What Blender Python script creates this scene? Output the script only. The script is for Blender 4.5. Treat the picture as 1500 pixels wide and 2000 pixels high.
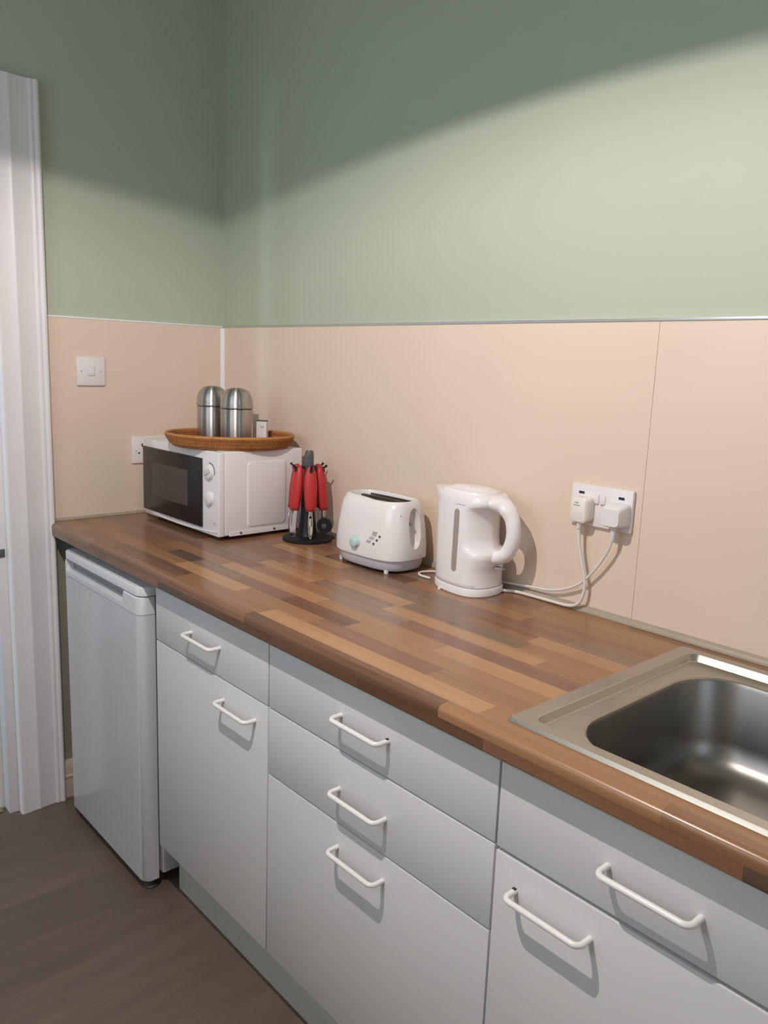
import bpy, bmesh, math, random
from mathutils import Vector, Matrix
random.seed(7)
PI = math.pi
SC = bpy.context.scene
COL = SC.collection
for o in list(bpy.data.objects):
    bpy.data.objects.remove(o)

# ------------------------------------------------------------------ camera
cam_d = bpy.data.cameras.new('camera')
cam = bpy.data.objects.new('camera', cam_d)
COL.objects.link(cam)
cam.location = (2.43624, -1.43405, 1.41660)
cam.rotation_euler = (math.radians(79.4969), math.radians(-2.0923), math.radians(48.3475))
cam_d.sensor_fit = 'VERTICAL'
cam_d.sensor_height = 36.0
cam_d.lens = 1564.663 / 2000.0 * 36.0
cam_d.clip_start = 0.02
SC.camera = cam

# ------------------------------------------------------------------ world, daylight, exposure
SC.view_settings.view_transform = 'Standard'
SC.view_settings.look = 'None'
SC.view_settings.gamma = 1.0
SC.view_settings.use_curve_mapping = False
SC.view_settings.exposure = 0.38
W = bpy.data.worlds.new('world'); SC.world = W
W.use_nodes = True
W.node_tree.nodes['Background'].inputs[0].default_value = (0.62, 0.78, 1.0, 1)
W.node_tree.nodes['Background'].inputs[1].default_value = 1.0

ROOM_X1, ROOM_Y0, CEIL = 3.60, -2.10, 2.62      # room extents beyond the frame
LAMP = Vector((1.48, -1.22, 2.210))

def area(name, loc, rot, sx, sy, power, color):
    d = bpy.data.lights.new(name, 'AREA'); d.shape = 'RECTANGLE'
    d.size = sx; d.size_y = sy; d.energy = power; d.color = color
    o = bpy.data.objects.new(name, d); COL.objects.link(o)
    o.location = loc; o.rotation_euler = rot
    return o
# daylight entering by the window opposite the worktop, and by the narrow window at the end of the hall
area('window_daylight', (1.30, ROOM_Y0 - 0.13, 1.75), (PI/2, 0, 0), 1.10, 0.95, 5.6, (0.78, 0.88, 1.0))
area('side_window_daylight', (ROOM_X1 + 0.13, -0.95, 1.68), (PI/2, 0, PI/2), 0.80, 0.95, 2.2, (0.78, 0.88, 1.0))
area('hall_daylight', (-0.80, -4.06, 1.45), (PI/2, 0, 0), 0.26, 1.5, 24.0, (0.62, 0.80, 1.0))

# ------------------------------------------------------------------ materials
MATS = {}
def mat(name, color, rough=0.5, metal=0.0, var=0.04, scale=12.0, bump=0.0, bscale=200.0, coat=0.0,
        stretch=None, emit=None, spec=0.5, trans=0.0, aniso=0.0, randval=0.0):
    m = bpy.data.materials.new(name); m.use_nodes = True
    nt = m.node_tree; N = nt.nodes; L = nt.links
    b = N['Principled BSDF']
    b.inputs['Roughness'].default_value = rough
    b.inputs['Metallic'].default_value = metal
    b.inputs['Specular IOR Level'].default_value = spec
    b.inputs['Coat Weight'].default_value = coat
    b.inputs['Coat Roughness'].default_value = 0.12
    b.inputs['Transmission Weight'].default_value = trans
    if aniso:
        b.inputs['Anisotropic'].default_value = aniso
    tc = N.new('ShaderNodeTexCoord'); mp = N.new('ShaderNodeMapping')
    L.new(tc.outputs['Object'], mp.inputs['Vector'])
    if stretch: mp.inputs['Scale'].default_value = stretch
    nz = N.new('ShaderNodeTexNoise'); nz.inputs['Scale'].default_value = scale; nz.inputs['Detail'].default_value = 4
    L.new(mp.outputs['Vector'], nz.inputs['Vector'])
    rp = N.new('ShaderNodeValToRGB')
    c0 = [max(0, c * (1 - var)) for c in color]; c1 = [min(1, c * (1 + var)) for c in color]
    rp.color_ramp.elements[0].position = 0.3; rp.color_ramp.elements[1].position = 0.7
    rp.color_ramp.elements[0].color = (*c0, 1); rp.color_ramp.elements[1].color = (*c1, 1)
    L.new(nz.outputs['Fac'], rp.inputs['Fac'])
    L.new(rp.outputs['Color'], b.inputs['Base Color'])
    if bump:
        n2 = N.new('ShaderNodeTexNoise'); n2.inputs['Scale'].default_value = bscale; n2.inputs['Detail'].default_value = 3
        L.new(mp.outputs['Vector'], n2.inputs['Vector'])
        bp = N.new('ShaderNodeBump'); bp.inputs['Strength'].default_value = bump; bp.inputs['Distance'].default_value = 0.002
        L.new(n2.outputs['Fac'], bp.inputs['Height']); L.new(bp.outputs['Normal'], b.inputs['Normal'])
    if emit:
        b.inputs['Emission Color'].default_value = (*emit[0], 1); b.inputs['Emission Strength'].default_value = emit[1]
    MATS[name] = m
    return m

def brushed(name, color, rough, aniso):
    m = mat(name, color, rough, 1.0, var=0.06, scale=3, stretch=(1, 1, 160))
    N = m.node_tree.nodes; t = N.new('ShaderNodeTangent'); t.direction_type = 'RADIAL'; t.axis = 'Z'
    b = N['Principled BSDF']; m.node_tree.links.new(t.outputs[0], b.inputs['Tangent'])
    b.inputs['Anisotropic'].default_value = aniso
    b.inputs['Anisotropic Rotation'].default_value = 0.25
    return m

def wood(name, c_dark, c_light, rough=0.3, along='x', freq=1.0, spec=0.5):
    """straight-grained timber decor: fine streaks along one axis, shifted per piece"""
    m = bpy.data.materials.new(name); m.use_nodes = True
    nt = m.node_tree; N = nt.nodes; L = nt.links
    b = N['Principled BSDF']; b.inputs['Roughness'].default_value = rough
    b.inputs['Specular IOR Level'].default_value = spec
    tc = N.new('ShaderNodeTexCoord'); mp = N.new('ShaderNodeMapping')
    oi = N.new('ShaderNodeObjectInfo')
    ml = N.new('ShaderNodeMath'); ml.operation = 'MULTIPLY'; ml.inputs[1].default_value = 37.0
    L.new(oi.outputs['Random'], ml.inputs[0])
    cx = N.new('ShaderNodeCombineXYZ'); L.new(ml.outputs[0], cx.inputs[0]); L.new(ml.outputs[0], cx.inputs[1])
    L.new(cx.outputs[0], mp.inputs['Location'])
    mp.inputs['Scale'].default_value = (2.2*freq, 60*freq, 60*freq) if along == 'x' else (60*freq, 2.2*freq, 60*freq)
    L.new(tc.outputs['Object'], mp.inputs['Vector'])
    nz = N.new('ShaderNodeTexNoise'); nz.inputs['Scale'].default_value = 1.0; nz.inputs['Detail'].default_value = 6
    nz.inputs['Roughness'].default_value = 0.6; nz.inputs['Distortion'].default_value = 0.4
    L.new(mp.outputs['Vector'], nz.inputs['Vector'])
    rp = N.new('ShaderNodeValToRGB')
    rp.color_ramp.elements[0].position = 0.28; rp.color_ramp.elements[1].position = 0.72
    rp.color_ramp.elements[0].color = (*c_dark, 1); rp.color_ramp.elements[1].color = (*c_light, 1)
    L.new(nz.outputs['Fac'], rp.inputs['Fac'])
    hs = N.new('ShaderNodeHueSaturation')
    mr = N.new('ShaderNodeMapRange'); mr.inputs['To Min'].default_value = 0.93; mr.inputs['To Max'].default_value = 1.07
    L.new(oi.outputs['Random'], mr.inputs['Value']); L.new(mr.outputs[0], hs.inputs['Value'])
    L.new(rp.outputs['Color'], hs.inputs['Color']); L.new(hs.outputs['Color'], b.inputs['Base Color'])
    MATS[name] = m
    return m

mat('green_paint', (0.440, 0.497, 0.392), 0.58, var=0.015, scale=3, bump=0.08, bscale=120)
mat('cream_panel', (0.750, 0.612, 0.495), 0.34, var=0.015, scale=4, bump=0.03, bscale=60)
mat('white_paint', (0.78, 0.76, 0.765), 0.35, var=0.02, scale=6, bump=0.04, bscale=80)
mat('ceiling_paint', (0.80, 0.80, 0.78), 0.7, var=0.01)
mat('room_paint', (0.62, 0.64, 0.58), 0.6, var=0.01)
mat('hall_paint', (0.70, 0.72, 0.74), 0.6, var=0.01)
mat('strip_olive', (0.30, 0.29, 0.22), 0.5, var=0.03)
mat('old_skirting', (0.62, 0.52, 0.44), 0.45, var=0.08, scale=20)
mat('pvc_trim', (0.82, 0.82, 0.86), 0.25, var=0.01)
mat('silver_trim', (0.62, 0.62, 0.64), 0.3, 0.7, var=0.02)
mat('seal_strip', (0.38, 0.32, 0.24), 0.45, var=0.05)
mat('door_grey', (0.70, 0.70, 0.705), 0.42, var=0.01, scale=5)
mat('carcass_white', (0.70, 0.70, 0.70), 0.5, var=0.01)
mat('plinth_grey', (0.60, 0.60, 0.56), 0.5, var=0.02)
mat('enamel_white', (0.86, 0.83, 0.80), 0.25, var=0.01, coat=0.3)
mat('chip_black', (0.015, 0.015, 0.015), 0.5)
mat('fridge_white', (0.64, 0.65, 0.675), 0.16, var=0.01, coat=0.4)
mat('fridge_lid', (0.72, 0.74, 0.76), 0.3, var=0.01)
mat('fridge_grip', (0.27, 0.265, 0.275), 0.45, var=0.02)
mat('gasket', (0.30, 0.29, 0.30), 0.6)
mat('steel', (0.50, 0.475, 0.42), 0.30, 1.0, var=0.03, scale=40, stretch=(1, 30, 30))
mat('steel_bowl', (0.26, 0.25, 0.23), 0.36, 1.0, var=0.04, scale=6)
brushed('steel_brushed', (0.50, 0.465, 0.44), 0.34, 0.92)
mat('chrome', (0.80, 0.80, 0.84), 0.12, 1.0, var=0.01)
mat('micro_white', (0.80, 0.765, 0.785), 0.35, var=0.01, coat=0.1)
mat('micro_front', (0.80, 0.78, 0.785), 0.3, var=0.01, coat=0.1)
mat('black_glass', (0.024, 0.019, 0.018), 0.22, var=0.02, spec=0.25)
mat('mesh_window', (0.062, 0.050, 0.047), 0.4, var=0.05, scale=300)
mat('print_grey', (0.42, 0.41, 0.41), 0.6)
mat('print_dark', (0.08, 0.075, 0.07), 0.6)
mat('print_blue', (0.42, 0.46, 0.58), 0.6)
mat('dark_plastic', (0.012, 0.012, 0.014), 0.45, var=0.05, spec=0.3)
mat('grey_plastic', (0.075, 0.075, 0.078), 0.45, var=0.05)
mat('red_plastic', (0.50, 0.026, 0.026), 0.42, var=0.04)
mat('red_dark', (0.25, 0.02, 0.02), 0.5)
mat('toaster_white', (0.82, 0.79, 0.775), 0.22, var=0.01, coat=0.4)
mat('toaster_grey', (0.62, 0.62, 0.68), 0.35, var=0.01)
mat('teal_dial', (0.50, 0.66, 0.63), 0.35, var=0.03)
mat('slot_metal', (0.20, 0.17, 0.15), 0.35, 0.8, var=0.06)
mat('slot_dark', (0.02, 0.018, 0.016), 0.6)
mat('kettle_white', (0.86, 0.83, 0.84), 0.25, var=0.01, coat=0.3)
mat('water_gauge', (0.36, 0.315, 0.27), 0.3, var=0.03)
mat('switch_grey', (0.30, 0.29, 0.29), 0.4)
mat('socket_white', (0.80, 0.75, 0.765), 0.3, var=0.01)
mat('plug_white', (0.82, 0.775, 0.71), 0.35, var=0.01)
mat('plug_cool', (0.76, 0.75, 0.75), 0.35, var=0.01)
mat('cord_white', (0.76, 0.72, 0.69), 0.4, var=0.01)
mat('rattan', (0.33, 0.125, 0.036), 0.5, var=0.25, scale=60, bump=0.3, bscale=150)
mat('rattan_light', (0.47, 0.195, 0.058), 0.5, var=0.2, scale=80)
mat('card_white', (0.84, 0.79, 0.76), 0.5, var=0.01)
mat('brass', (0.55, 0.45, 0.25), 0.35, 0.9, var=0.1)
mat('iron', (0.16, 0.16, 0.18), 0.45, 0.7, var=0.2, scale=90)
mat('lamp_shade_outer', (0.70, 0.68, 0.62), 0.6)
mat('lamp_shade_inner', (0.05, 0.05, 0.05), 0.7)
mat('bulb_glass', (0.9, 0.85, 0.75), 0.4, emit=((1.0, 0.82, 0.62), 6.0))
mat('hall_floor', (0.30, 0.26, 0.22), 0.6)
# worktop stave tones (dark, light)
TONES = {
    'd': ((0.112, 0.056, 0.031), (0.195, 0.100, 0.055)),   # dark walnut
    'k': ((0.085, 0.053, 0.035), (0.145, 0.090, 0.059)),   # blackish brown
    'm': ((0.205, 0.099, 0.049), (0.318, 0.160, 0.080)),   # mid red brown
    'b': ((0.268, 0.131, 0.062), (0.372, 0.193, 0.094)),   # warm brown
    'l': ((0.380, 0.201, 0.093), (0.485, 0.268, 0.129)),   # light honey
    'g': ((0.200, 0.122, 0.075), (0.290, 0.178, 0.108)),   # greyish brown
    'p': ((0.185, 0.090, 0.052), (0.268, 0.135, 0.078)),   # plum brown
}
for k, (a, b_) in TONES.items():
    wood('stave_' + k, a, b_, 0.27)

def floor_material():
    m = bpy.data.materials.new('vinyl_planks'); m.use_nodes = True
    nt = m.node_tree; N = nt.nodes; L = nt.links
    b = N['Principled BSDF']; b.inputs['Roughness'].default_value = 0.42
    tc = N.new('ShaderNodeTexCoord'); mp = N.new('ShaderNodeMapping')
    mp.inputs['Rotation'].default_value = (0, 0, PI/2)
    L.new(tc.outputs['Object'], mp.inputs['Vector'])
    br = N.new('ShaderNodeTexBrick')
    br.inputs['Scale'].default_value = 1.0
    br.inputs['Color1'].default_value = (0.150, 0.108, 0.084, 1)
    br.inputs['Color2'].default_value = (0.175, 0.127, 0.098, 1)
    br.inputs['Mortar'].default_value = (0.140, 0.100, 0.078, 1)
    br.inputs['Mortar Size'].default_value = 0.001
    br.inputs['Brick Width'].default_value = 0.9; br.inputs['Row Height'].default_value = 0.15
    L.new(mp.outputs['Vector'], br.inputs['Vector'])
    m2 = N.new('ShaderNodeMapping'); m2.inputs['Scale'].default_value = (26, 3.0, 1)
    L.new(tc.outputs['Object'], m2.inputs['Vector'])
    nz = N.new('ShaderNodeTexNoise'); nz.inputs['Scale'].default_value = 1.0; nz.inputs['Detail'].default_value = 5
    L.new(m2.outputs['Vector'], nz.inputs['Vector'])
    rp = N.new('ShaderNodeValToRGB'); rp.color_ramp.elements[0].color = (0.88, 0.88, 0.87, 1); rp.color_ramp.elements[1].color = (1.10, 1.10, 1.09, 1)
    rp.color_ramp.elements[0].position = 0.3; rp.color_ramp.elements[1].position = 0.7
    L.new(nz.outputs['Fac'], rp.inputs['Fac'])
    mx = N.new('ShaderNodeMix'); mx.data_type = 'RGBA'; mx.blend_type = 'MULTIPLY'; mx.inputs[0].default_value = 1.0
    L.new(br.outputs['Color'], mx.inputs[6]); L.new(rp.outputs['Color'], mx.inputs[7])
    L.new(mx.outputs[2], b.inputs['Base Color'])
    MATS['vinyl_planks'] = m
floor_material()

def pane_material():
    m = bpy.data.materials.new('window_glass'); m.use_nodes = True
    nt = m.node_tree; N = nt.nodes; L = nt.links
    for n in list(N):
        if n.type == 'BSDF_PRINCIPLED': N.remove(n)
    t = N.new('ShaderNodeBsdfTransparent'); g = N.new('ShaderNodeBsdfGlossy'); g.inputs['Roughness'].default_value = 0.05
    mx = N.new('ShaderNodeMixShader'); mx.inputs[0].default_value = 0.06
    L.new(t.outputs[0], mx.inputs[1]); L.new(g.outputs[0], mx.inputs[2])
    L.new(mx.outputs[0], N['Material Output'].inputs['Surface'])
    MATS['window_glass'] = m
pane_material()

# ------------------------------------------------------------------ mesh helpers
def box(bm, x0, x1, y0, y1, z0, z1, bev=0.0, seg=2):
    r = bmesh.ops.create_cube(bm, size=1.0)
    vs = r['verts']
    for v in vs:
        v.co = Vector(((x0+x1)/2 + v.co.x*(x1-x0), (y0+y1)/2 + v.co.y*(y1-y0), (z0+z1)/2 + v.co.z*(z1-z0)))
    if bev > 0:
        es = list({e for v in vs for e in v.link_edges})
        bmesh.ops.bevel(bm, geom=es, offset=bev, segments=seg, profile=0.5, affect='EDGES')
    return bm
def B(*a, **k):
    return box(bmesh.new(), *a, **k)
def loft(bm, rings, cap0=True, cap1=True, closed=True):
    prev = None; first = None
    for r in rings:
        vs = [bm.verts.new(p) for p in r]
        if prev:
            n = len(vs)
            for i in range(n if closed else n-1):
                j = (i+1) % n
                bm.faces.new((prev[i], prev[j], vs[j], vs[i]))
        else: first = vs
        prev = vs
    if cap0: bm.faces.new(list(reversed(first)))
    if cap1: bm.faces.new(prev)
    return bm
def circle(n, r, z, cx=0, cy=0, ry=None):
    ry = r if ry is None else ry
    return [(cx + r*math.cos(2*PI*i/n), cy + ry*math.sin(2*PI*i/n), z) for i in range(n)]
def lathe(prof, n=32, bm=None, cx=0, cy=0, cap0=True, cap1=True):
    bm = bm or bmesh.new()
    return loft(bm, [circle(n, max(r, 1e-4), z, cx, cy) for r, z in prof], cap0, cap1)
def cyl(p0, p1, r, n=16, r1=None, bm=None):
    bm = bm or bmesh.new()
    p0, p1 = Vector(p0), Vector(p1); d = (p1-p0).normalized()
    a = d.orthogonal().normalized(); b = d.cross(a)
    r1 = r if r1 is None else r1
    R0 = [p0 + (a*math.cos(2*PI*i/n) + b*math.sin(2*PI*i/n))*r for i in range(n)]
    R1 = [p1 + (a*math.cos(2*PI*i/n) + b*math.sin(2*PI*i/n))*r1 for i in range(n)]
    return loft(bm, [R0, R1])
def spline(pts, k=8):
    P = [Vector(p) for p in pts]; out = []
    for i in range(len(P)-1):
        p0 = P[max(i-1, 0)]; p1 = P[i]; p2 = P[i+1]; p3 = P[min(i+2, len(P)-1)]
        for j in range(k):
            t = j/k
            out.append(0.5*((2*p1) + (p2-p0)*t + (2*p0-5*p1+4*p2-p3)*t*t + (3*p1-p0-3*p2+p3)*t**3))
    out.append(P[-1]); return out
def tube(pts, r, n=10, bm=None, cyclic=False, radii=None, flat=None, up=None):
    """sweep a round (or flattened: flat=(ra, rb) with 'up' as the b axis) section along points"""
    bm = bm or bmesh.new()
    P = [Vector(p) for p in pts]; m = len(P); rings = []; a = None
    for i in range(m):
        if cyclic: t = (P[(i+1) % m] - P[i-1]).normalized()
        else: t = (P[min(i+1, m-1)] - P[max(i-1, 0)]).normalized()
        if up is not None:
            a = t.cross(Vector(up)).normalized()
        elif a is None: a = t.orthogonal().normalized()
        else: a = (a - t*a.dot(t)).normalized()
        b = t.cross(a)
        rr = radii[i] if radii else r
        fl = flat[i] if isinstance(flat, list) else flat
        ra, rb = (fl[0]*rr, fl[1]*rr) if fl else (rr, rr)
        rings.append([P[i] + a*ra*math.cos(2*PI*q/n) + b*rb*math.sin(2*PI*q/n) for q in range(n)])
    if cyclic:
        rings.append(rings[0]); loft(bm, rings, False, False)
        bmesh.ops.remove_doubles(bm, verts=bm.verts, dist=1e-6)
    else: loft(bm, rings)
    return bm
def superring(n, a, b, p, z, cx=0, cy=0, rot=0):
    out = []
    for i in range(n):
        t = 2*PI*i/n; c, s = math.cos(t), math.sin(t)
        x = a*math.copysign(abs(c)**(2/p), c); y = b*math.copysign(abs(s)**(2/p), s)
        out.append((cx + x, cy + y, z))
    return out
def rrect(x0, x1, y0, y1, r, z, k=8):
    out = []
    for cx, cy, a0 in ((x1-r, y1-r, 0), (x0+r, y1-r, PI/2), (x0+r, y0+r, PI), (x1-r, y0+r, 1.5*PI)):
        for i in range(k+1):
            a = a0 + PI/2*i/k
            out.append((cx + r*math.cos(a), cy + r*math.sin(a), z))
    return out
def prism_x(prof, x0, x1, bm=None):
    """prof: list of (y, z), extruded along x"""
    bm = bm or bmesh.new()
    return loft(bm, [[(x0, y, z) for y, z in prof], [(x1, y, z) for y, z in prof]])
def prism_z(prof, z0, z1, bm=None):
    bm = bm or bmesh.new()
    return loft(bm, [[(x, y, z0) for x, y in prof], [(x, y, z1) for x, y in prof]])

def finish(o, bm, material, smooth=None):
    bmesh.ops.recalc_face_normals(bm, faces=bm.faces)
    me = bpy.data.meshes.new(o if isinstance(o, str) else o.name)
    bm.to_mesh(me); bm.free()
    if smooth is not None:
        me.polygons.foreach_set('use_smooth', [True]*len(me.polygons))
        me.set_sharp_from_angle(angle=math.radians(smooth))
    me.materials.append(MATS[material])
    return me
def obj(name, bm, material, parent=None, smooth=35, world=False):
    """one mesh object; coordinates are local to the parent unless world=True"""
    if world and parent is not None:
        inv = parent.matrix_basis.inverted()
        bmesh.ops.transform(bm, matrix=inv, verts=bm.verts)
    me = finish(name, bm, material, smooth)
    o = bpy.data.objects.new(name, me); COL.objects.link(o)
    if parent is not None: o.parent = parent
    return o
def thing(name, label, cat, loc=(0, 0, 0), rotz=0.0, group=None):
    o = bpy.data.objects.new(name, None); COL.objects.link(o)
    o.empty_display_size = 0.05
    o.location = loc; o.rotation_euler = (0, 0, rotz)
    o.matrix_basis = Matrix.Translation(loc) @ Matrix.Rotation(rotz, 4, 'Z')
    o['label'] = label; o['category'] = cat
    if group: o['group'] = group
    return o
def tag(o, label, cat, group=None):
    o['label'] = label; o['category'] = cat
    if group: o['group'] = group
    return o
def struct(name, bm, material, smooth=35):
    o = obj(name, bm, material, None, smooth); o['kind'] = 'structure'; return o
def struct_empty(name, loc):
    o = bpy.data.objects.new(name, None); COL.objects.link(o); o.location = loc
    o.matrix_basis = Matrix.Translation(loc)
    o['kind'] = 'structure'; return o
def carve(o, bm_cut):
    """boolean-difference a cutter from a mesh object and bake the result"""
    bmesh.ops.recalc_face_normals(bm_cut, faces=bm_cut.faces)
    me = bpy.data.meshes.new('cut'); bm_cut.to_mesh(me); bm_cut.free()
    c = bpy.data.objects.new('cut', me); COL.objects.link(c)
    pm = o.parent; o.parent = None
    md = o.modifiers.new('b', 'BOOLEAN'); md.operation = 'DIFFERENCE'; md.object = c; md.solver = 'EXACT'
    dg = bpy.context.evaluated_depsgraph_get(); dg.update()
    new = bpy.data.meshes.new_from_object(o.evaluated_get(dg))
    o.modifiers.clear(); o.data = new
    bpy.data.objects.remove(c); o.parent = pm
    new.polygons.foreach_set('use_smooth', [True]*len(new.polygons)); new.set_sharp_from_angle(angle=math.radians(35))

# ------------------------------------------------------------------ the room
WT = 0.91            # worktop height
PT = 1.515           # top of the splashback panels
YW, XW = 0.008, -0.008   # painted wall planes; the panels stand 8 mm proud
DO0, DO1, DOH = -1.545, -0.735, 2.02   # door opening in the left wall

struct('floor', B(-0.14, ROOM_X1, ROOM_Y0 - 0.1, 0.12, -0.08, 0.0), 'vinyl_planks')
struct('ceiling', B(-0.14, ROOM_X1 + 0.1, ROOM_Y0 - 0.1, 0.12, CEIL, CEIL + 0.08), 'ceiling_paint')
wall_back = struct('wall_back', B(-0.14, ROOM_X1 + 0.1, YW, 0.12, 0, CEIL), 'green_paint')
bm = bmesh.new()
box(bm, -0.14, XW, DO1, YW, 0, CEIL)
box(bm, -0.14, XW, DO0, DO1, DOH, CEIL)
box(bm, -0.14, XW, ROOM_Y0 - 0.1, DO0, 0, CEIL)
wall_left = struct('wall_left', bm, 'green_paint')
ry0, ry1, rz0, rz1 = -1.38, -0.52, 1.18, 2.18
bm = bmesh.new()
box(bm, ROOM_X1, ROOM_X1 + 0.1, ROOM_Y0 - 0.1, ry0, 0, CEIL); box(bm, ROOM_X1, ROOM_X1 + 0.1, ry1, YW, 0, CEIL)
box(bm, ROOM_X1, ROOM_X1 + 0.1, ry0, ry1, 0, rz0); box(bm, ROOM_X1, ROOM_X1 + 0.1, ry0, ry1, rz1, CEIL)
struct('wall_right', bm, 'room_paint')
win2 = struct_empty('window_2', (ROOM_X1, ry0, rz0))
bm = bmesh.new()
for a in ((ry0, ry0+.05, rz0, rz1), (ry1-.05, ry1, rz0, rz1), (ry0, ry1, rz0, rz0+.05), (ry0, ry1, rz1-.05, rz1)): box(bm, ROOM_X1+.025, ROOM_X1+.075, a[0], a[1], a[2], a[3])
obj('window_frame', bm, 'white_paint', win2, world=True)
obj('window_sill', B(ROOM_X1-.12, ROOM_X1+.03, ry0-.04, ry1+.04, rz0-.03, rz0, 0.004), 'white_paint', win2, world=True)
obj('pane', B(ROOM_X1+.049, ROOM_X1+.053, ry0+.05, ry1-.05, rz0+.05, rz1-.05), 'window_glass', win2, world=True)
bm = bmesh.new()
wx0, wx1, wz0, wz1 = 0.72, 1.88, 1.25, 2.25
box(bm, -0.14, wx0, ROOM_Y0 - 0.1, ROOM_Y0, 0, CEIL)
box(bm, wx1, ROOM_X1, ROOM_Y0 - 0.1, ROOM_Y0, 0, CEIL)
box(bm, wx0, wx1, ROOM_Y0 - 0.1, ROOM_Y0, 0, wz0)
box(bm, wx0, wx1, ROOM_Y0 - 0.1, ROOM_Y0, wz1, CEIL)
struct('wall_front', bm, 'room_paint')
win = struct_empty('window_1', (0, ROOM_Y0, wz0))
bm = bmesh.new()
yf0, yf1 = ROOM_Y0 - 0.075, ROOM_Y0 - 0.025
for a in ((wx0, wx0+.05, wz0, wz1), (wx1-.05, wx1, wz0, wz1), (1.275, 1.325, wz0, wz1)): box(bm, a[0], a[1], yf0, yf1, a[2], a[3])
for a in ((wx0, wx1, wz0, wz0+.05), (wx0, wx1, wz1-.05, wz1)): box(bm, a[0], a[1], yf0, yf1, a[2], a[3])
obj('window_frame', bm, 'white_paint', win, world=True)
obj('window_sill', B(wx0-.04, wx1+.04, ROOM_Y0-.03, ROOM_Y0+.12, wz0-.03, wz0, 0.004), 'white_paint', win, world=True)
for a, b_ in ((wx0+.05, 1.275), (1.325, wx1-.05)):
    obj('pane', B(a, b_, ROOM_Y0-.053, ROOM_Y0-.049, wz0+.05, wz1-.05), 'window_glass', win, world=True)
# the hall beyond the open doorway
bm = bmesh.new()
box(bm, -1.40, -1.30, -4.1, 0.6, 0, CEIL)
box(bm, -1.30, -0.14, 0.5, 0.6, 0, CEIL)
box(bm, -1.30, -0.95, -4.1, -4.0, 0, CEIL)
box(bm, -0.65, -0.14, -4.1, -4.0, 0, CEIL)
box(bm, -0.95, -0.65, -4.1, -4.0, 0, 0.65)
box(bm, -0.95, -0.65, -4.1, -4.0, 2.25, CEIL)
box(bm, -0.14, -0.04, -4.1, ROOM_Y0 - 0.1, 0, CEIL)
struct('wall_hall', bm, 'hall_paint')
struct('floor_hall', B(-1.40, -0.14, -4.1, 0.6, -0.08, -0.004), 'hall_floor')
struct('ceiling_hall', B(-1.40, -0.14, -4.1, 0.6, CEIL, CEIL + 0.08), 'ceiling_paint')

# splashback panels: parts of the walls they are fixed to
SEAM = 1.612
obj('panel', B(0.0005, SEAM - 0.0003, 0.0, YW + 0.002, WT, PT, 0.0003, 1), 'cream_panel', wall_back)
obj('panel', B(SEAM + 0.0003, ROOM_X1 - 0.002, 0.0, YW + 0.002, WT, PT, 0.0003, 1), 'cream_panel', wall_back)
obj('panel', B(XW - 0.002, 0.0, -0.587, -0.0005, WT, PT, 0.0003, 1), 'cream_panel', wall_left)
obj('lower_strip', B(XW - 0.001, -0.0045, -0.587, 0.0, 0.0, WT - .042), 'strip_olive', wall_left)  # thin olive-brown strip over the green left wall, below the worktop
struct('trim_1', B(0.003, ROOM_X1 - 0.002, -0.002, YW, PT, PT + 0.006, 0.001), 'silver_trim')
struct('trim_2', B(XW, 0.002, -0.587, -0.002, PT, PT + 0.005, 0.001), 'pvc_trim')
struct('trim_3', prism_z([(0, 0), (0.010, 0), (0.0085, -0.003), (0.003, -0.0085), (0, -0.010)], WT + 0.004, PT - 0.002), 'pvc_trim')
struct('trim_4', prism_x([(0, WT), (0, WT+.013), (-.004, WT+.013), (-.009, WT+.009), (-.012, WT+.004), (-.012, WT+.0005)], 0.012, ROOM_X1 - 0.002), 'seal_strip', 60)
bm = bmesh.new()
loft(bm, [[(x, y, z) for x, z in ((0, WT+.0005), (0, WT+.008), (.004, WT+.007), (.007, WT+.0005))] for y in (-0.586, -0.012)])
struct('trim_5', bm, 'seal_strip')

# skirting behind the fridge gap
bm = bmesh.new()
loft(bm, [[(x, y, z) for x, z in ((XW, 0), (.012, 0), (.012, .066), (.015, .069), (.015, .074), (.011, .079), (.011, .108), (.006, .120), (XW, .124))] for y in (-0.586, 0.0)])
struct('baseboard_left', bm, 'old_skirting')

# door casing
door = struct_empty('door_1', (0, DO1, 0))
prof = [(XW, -0.5865), (0.020, -0.5865), (0.026, -0.590), (0.0275, -0.595), (0.026, -0.600), (0.021, -0.603), (0.0235, -0.607),
        (0.0235, -0.613), (0.019, -0.617), (0.0225, -0.662), (0.0250, -0.666), (0.0250, -0.671), (0.0230, -0.674), (0.028, -0.713),
        (0.0285, -0.7185), (0.0265, -0.7220), (0.0230, -0.7235), (XW, -0.7235)]
obj('architrave', prism_z(prof, 0.0, 2.142), 'white_paint', door, world=True, smooth=50)
dx = 0.0
bm = bmesh.new()
P2 = [(x, -0.5865 + ((-0.5865) - y)) for x, y in prof]
loft(bm, [[(x, yy, 2.142 - (-0.5865 - y)) for x, y in prof] for yy in (-0.7285, DO0 + 0.01)])
obj('architrave_head', bm, 'white_paint', door, world=True, smooth=50)
obj('jamb', B(-0.15, 0.000, DO1 - 0.017, DO1 + 0.0125, 0, DOH, 0.003), 'white_paint', door, world=True)
obj('jamb', B(-0.15, 0.000, DO0 - 0.005, DO0 + 0.028, 0, DOH, 0.003), 'white_paint', door, world=True)
obj('jamb_head', B(-0.15, 0.000, DO0, DO1, DOH - 0.028, DOH, 0.003), 'white_paint', door, world=True)
obj('door_stop', B(-0.115, -0.048, DO1 - 0.030, DO1 - 0.016, 0, DOH - 0.028, 0.003), 'white_paint', door, world=True)
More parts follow.
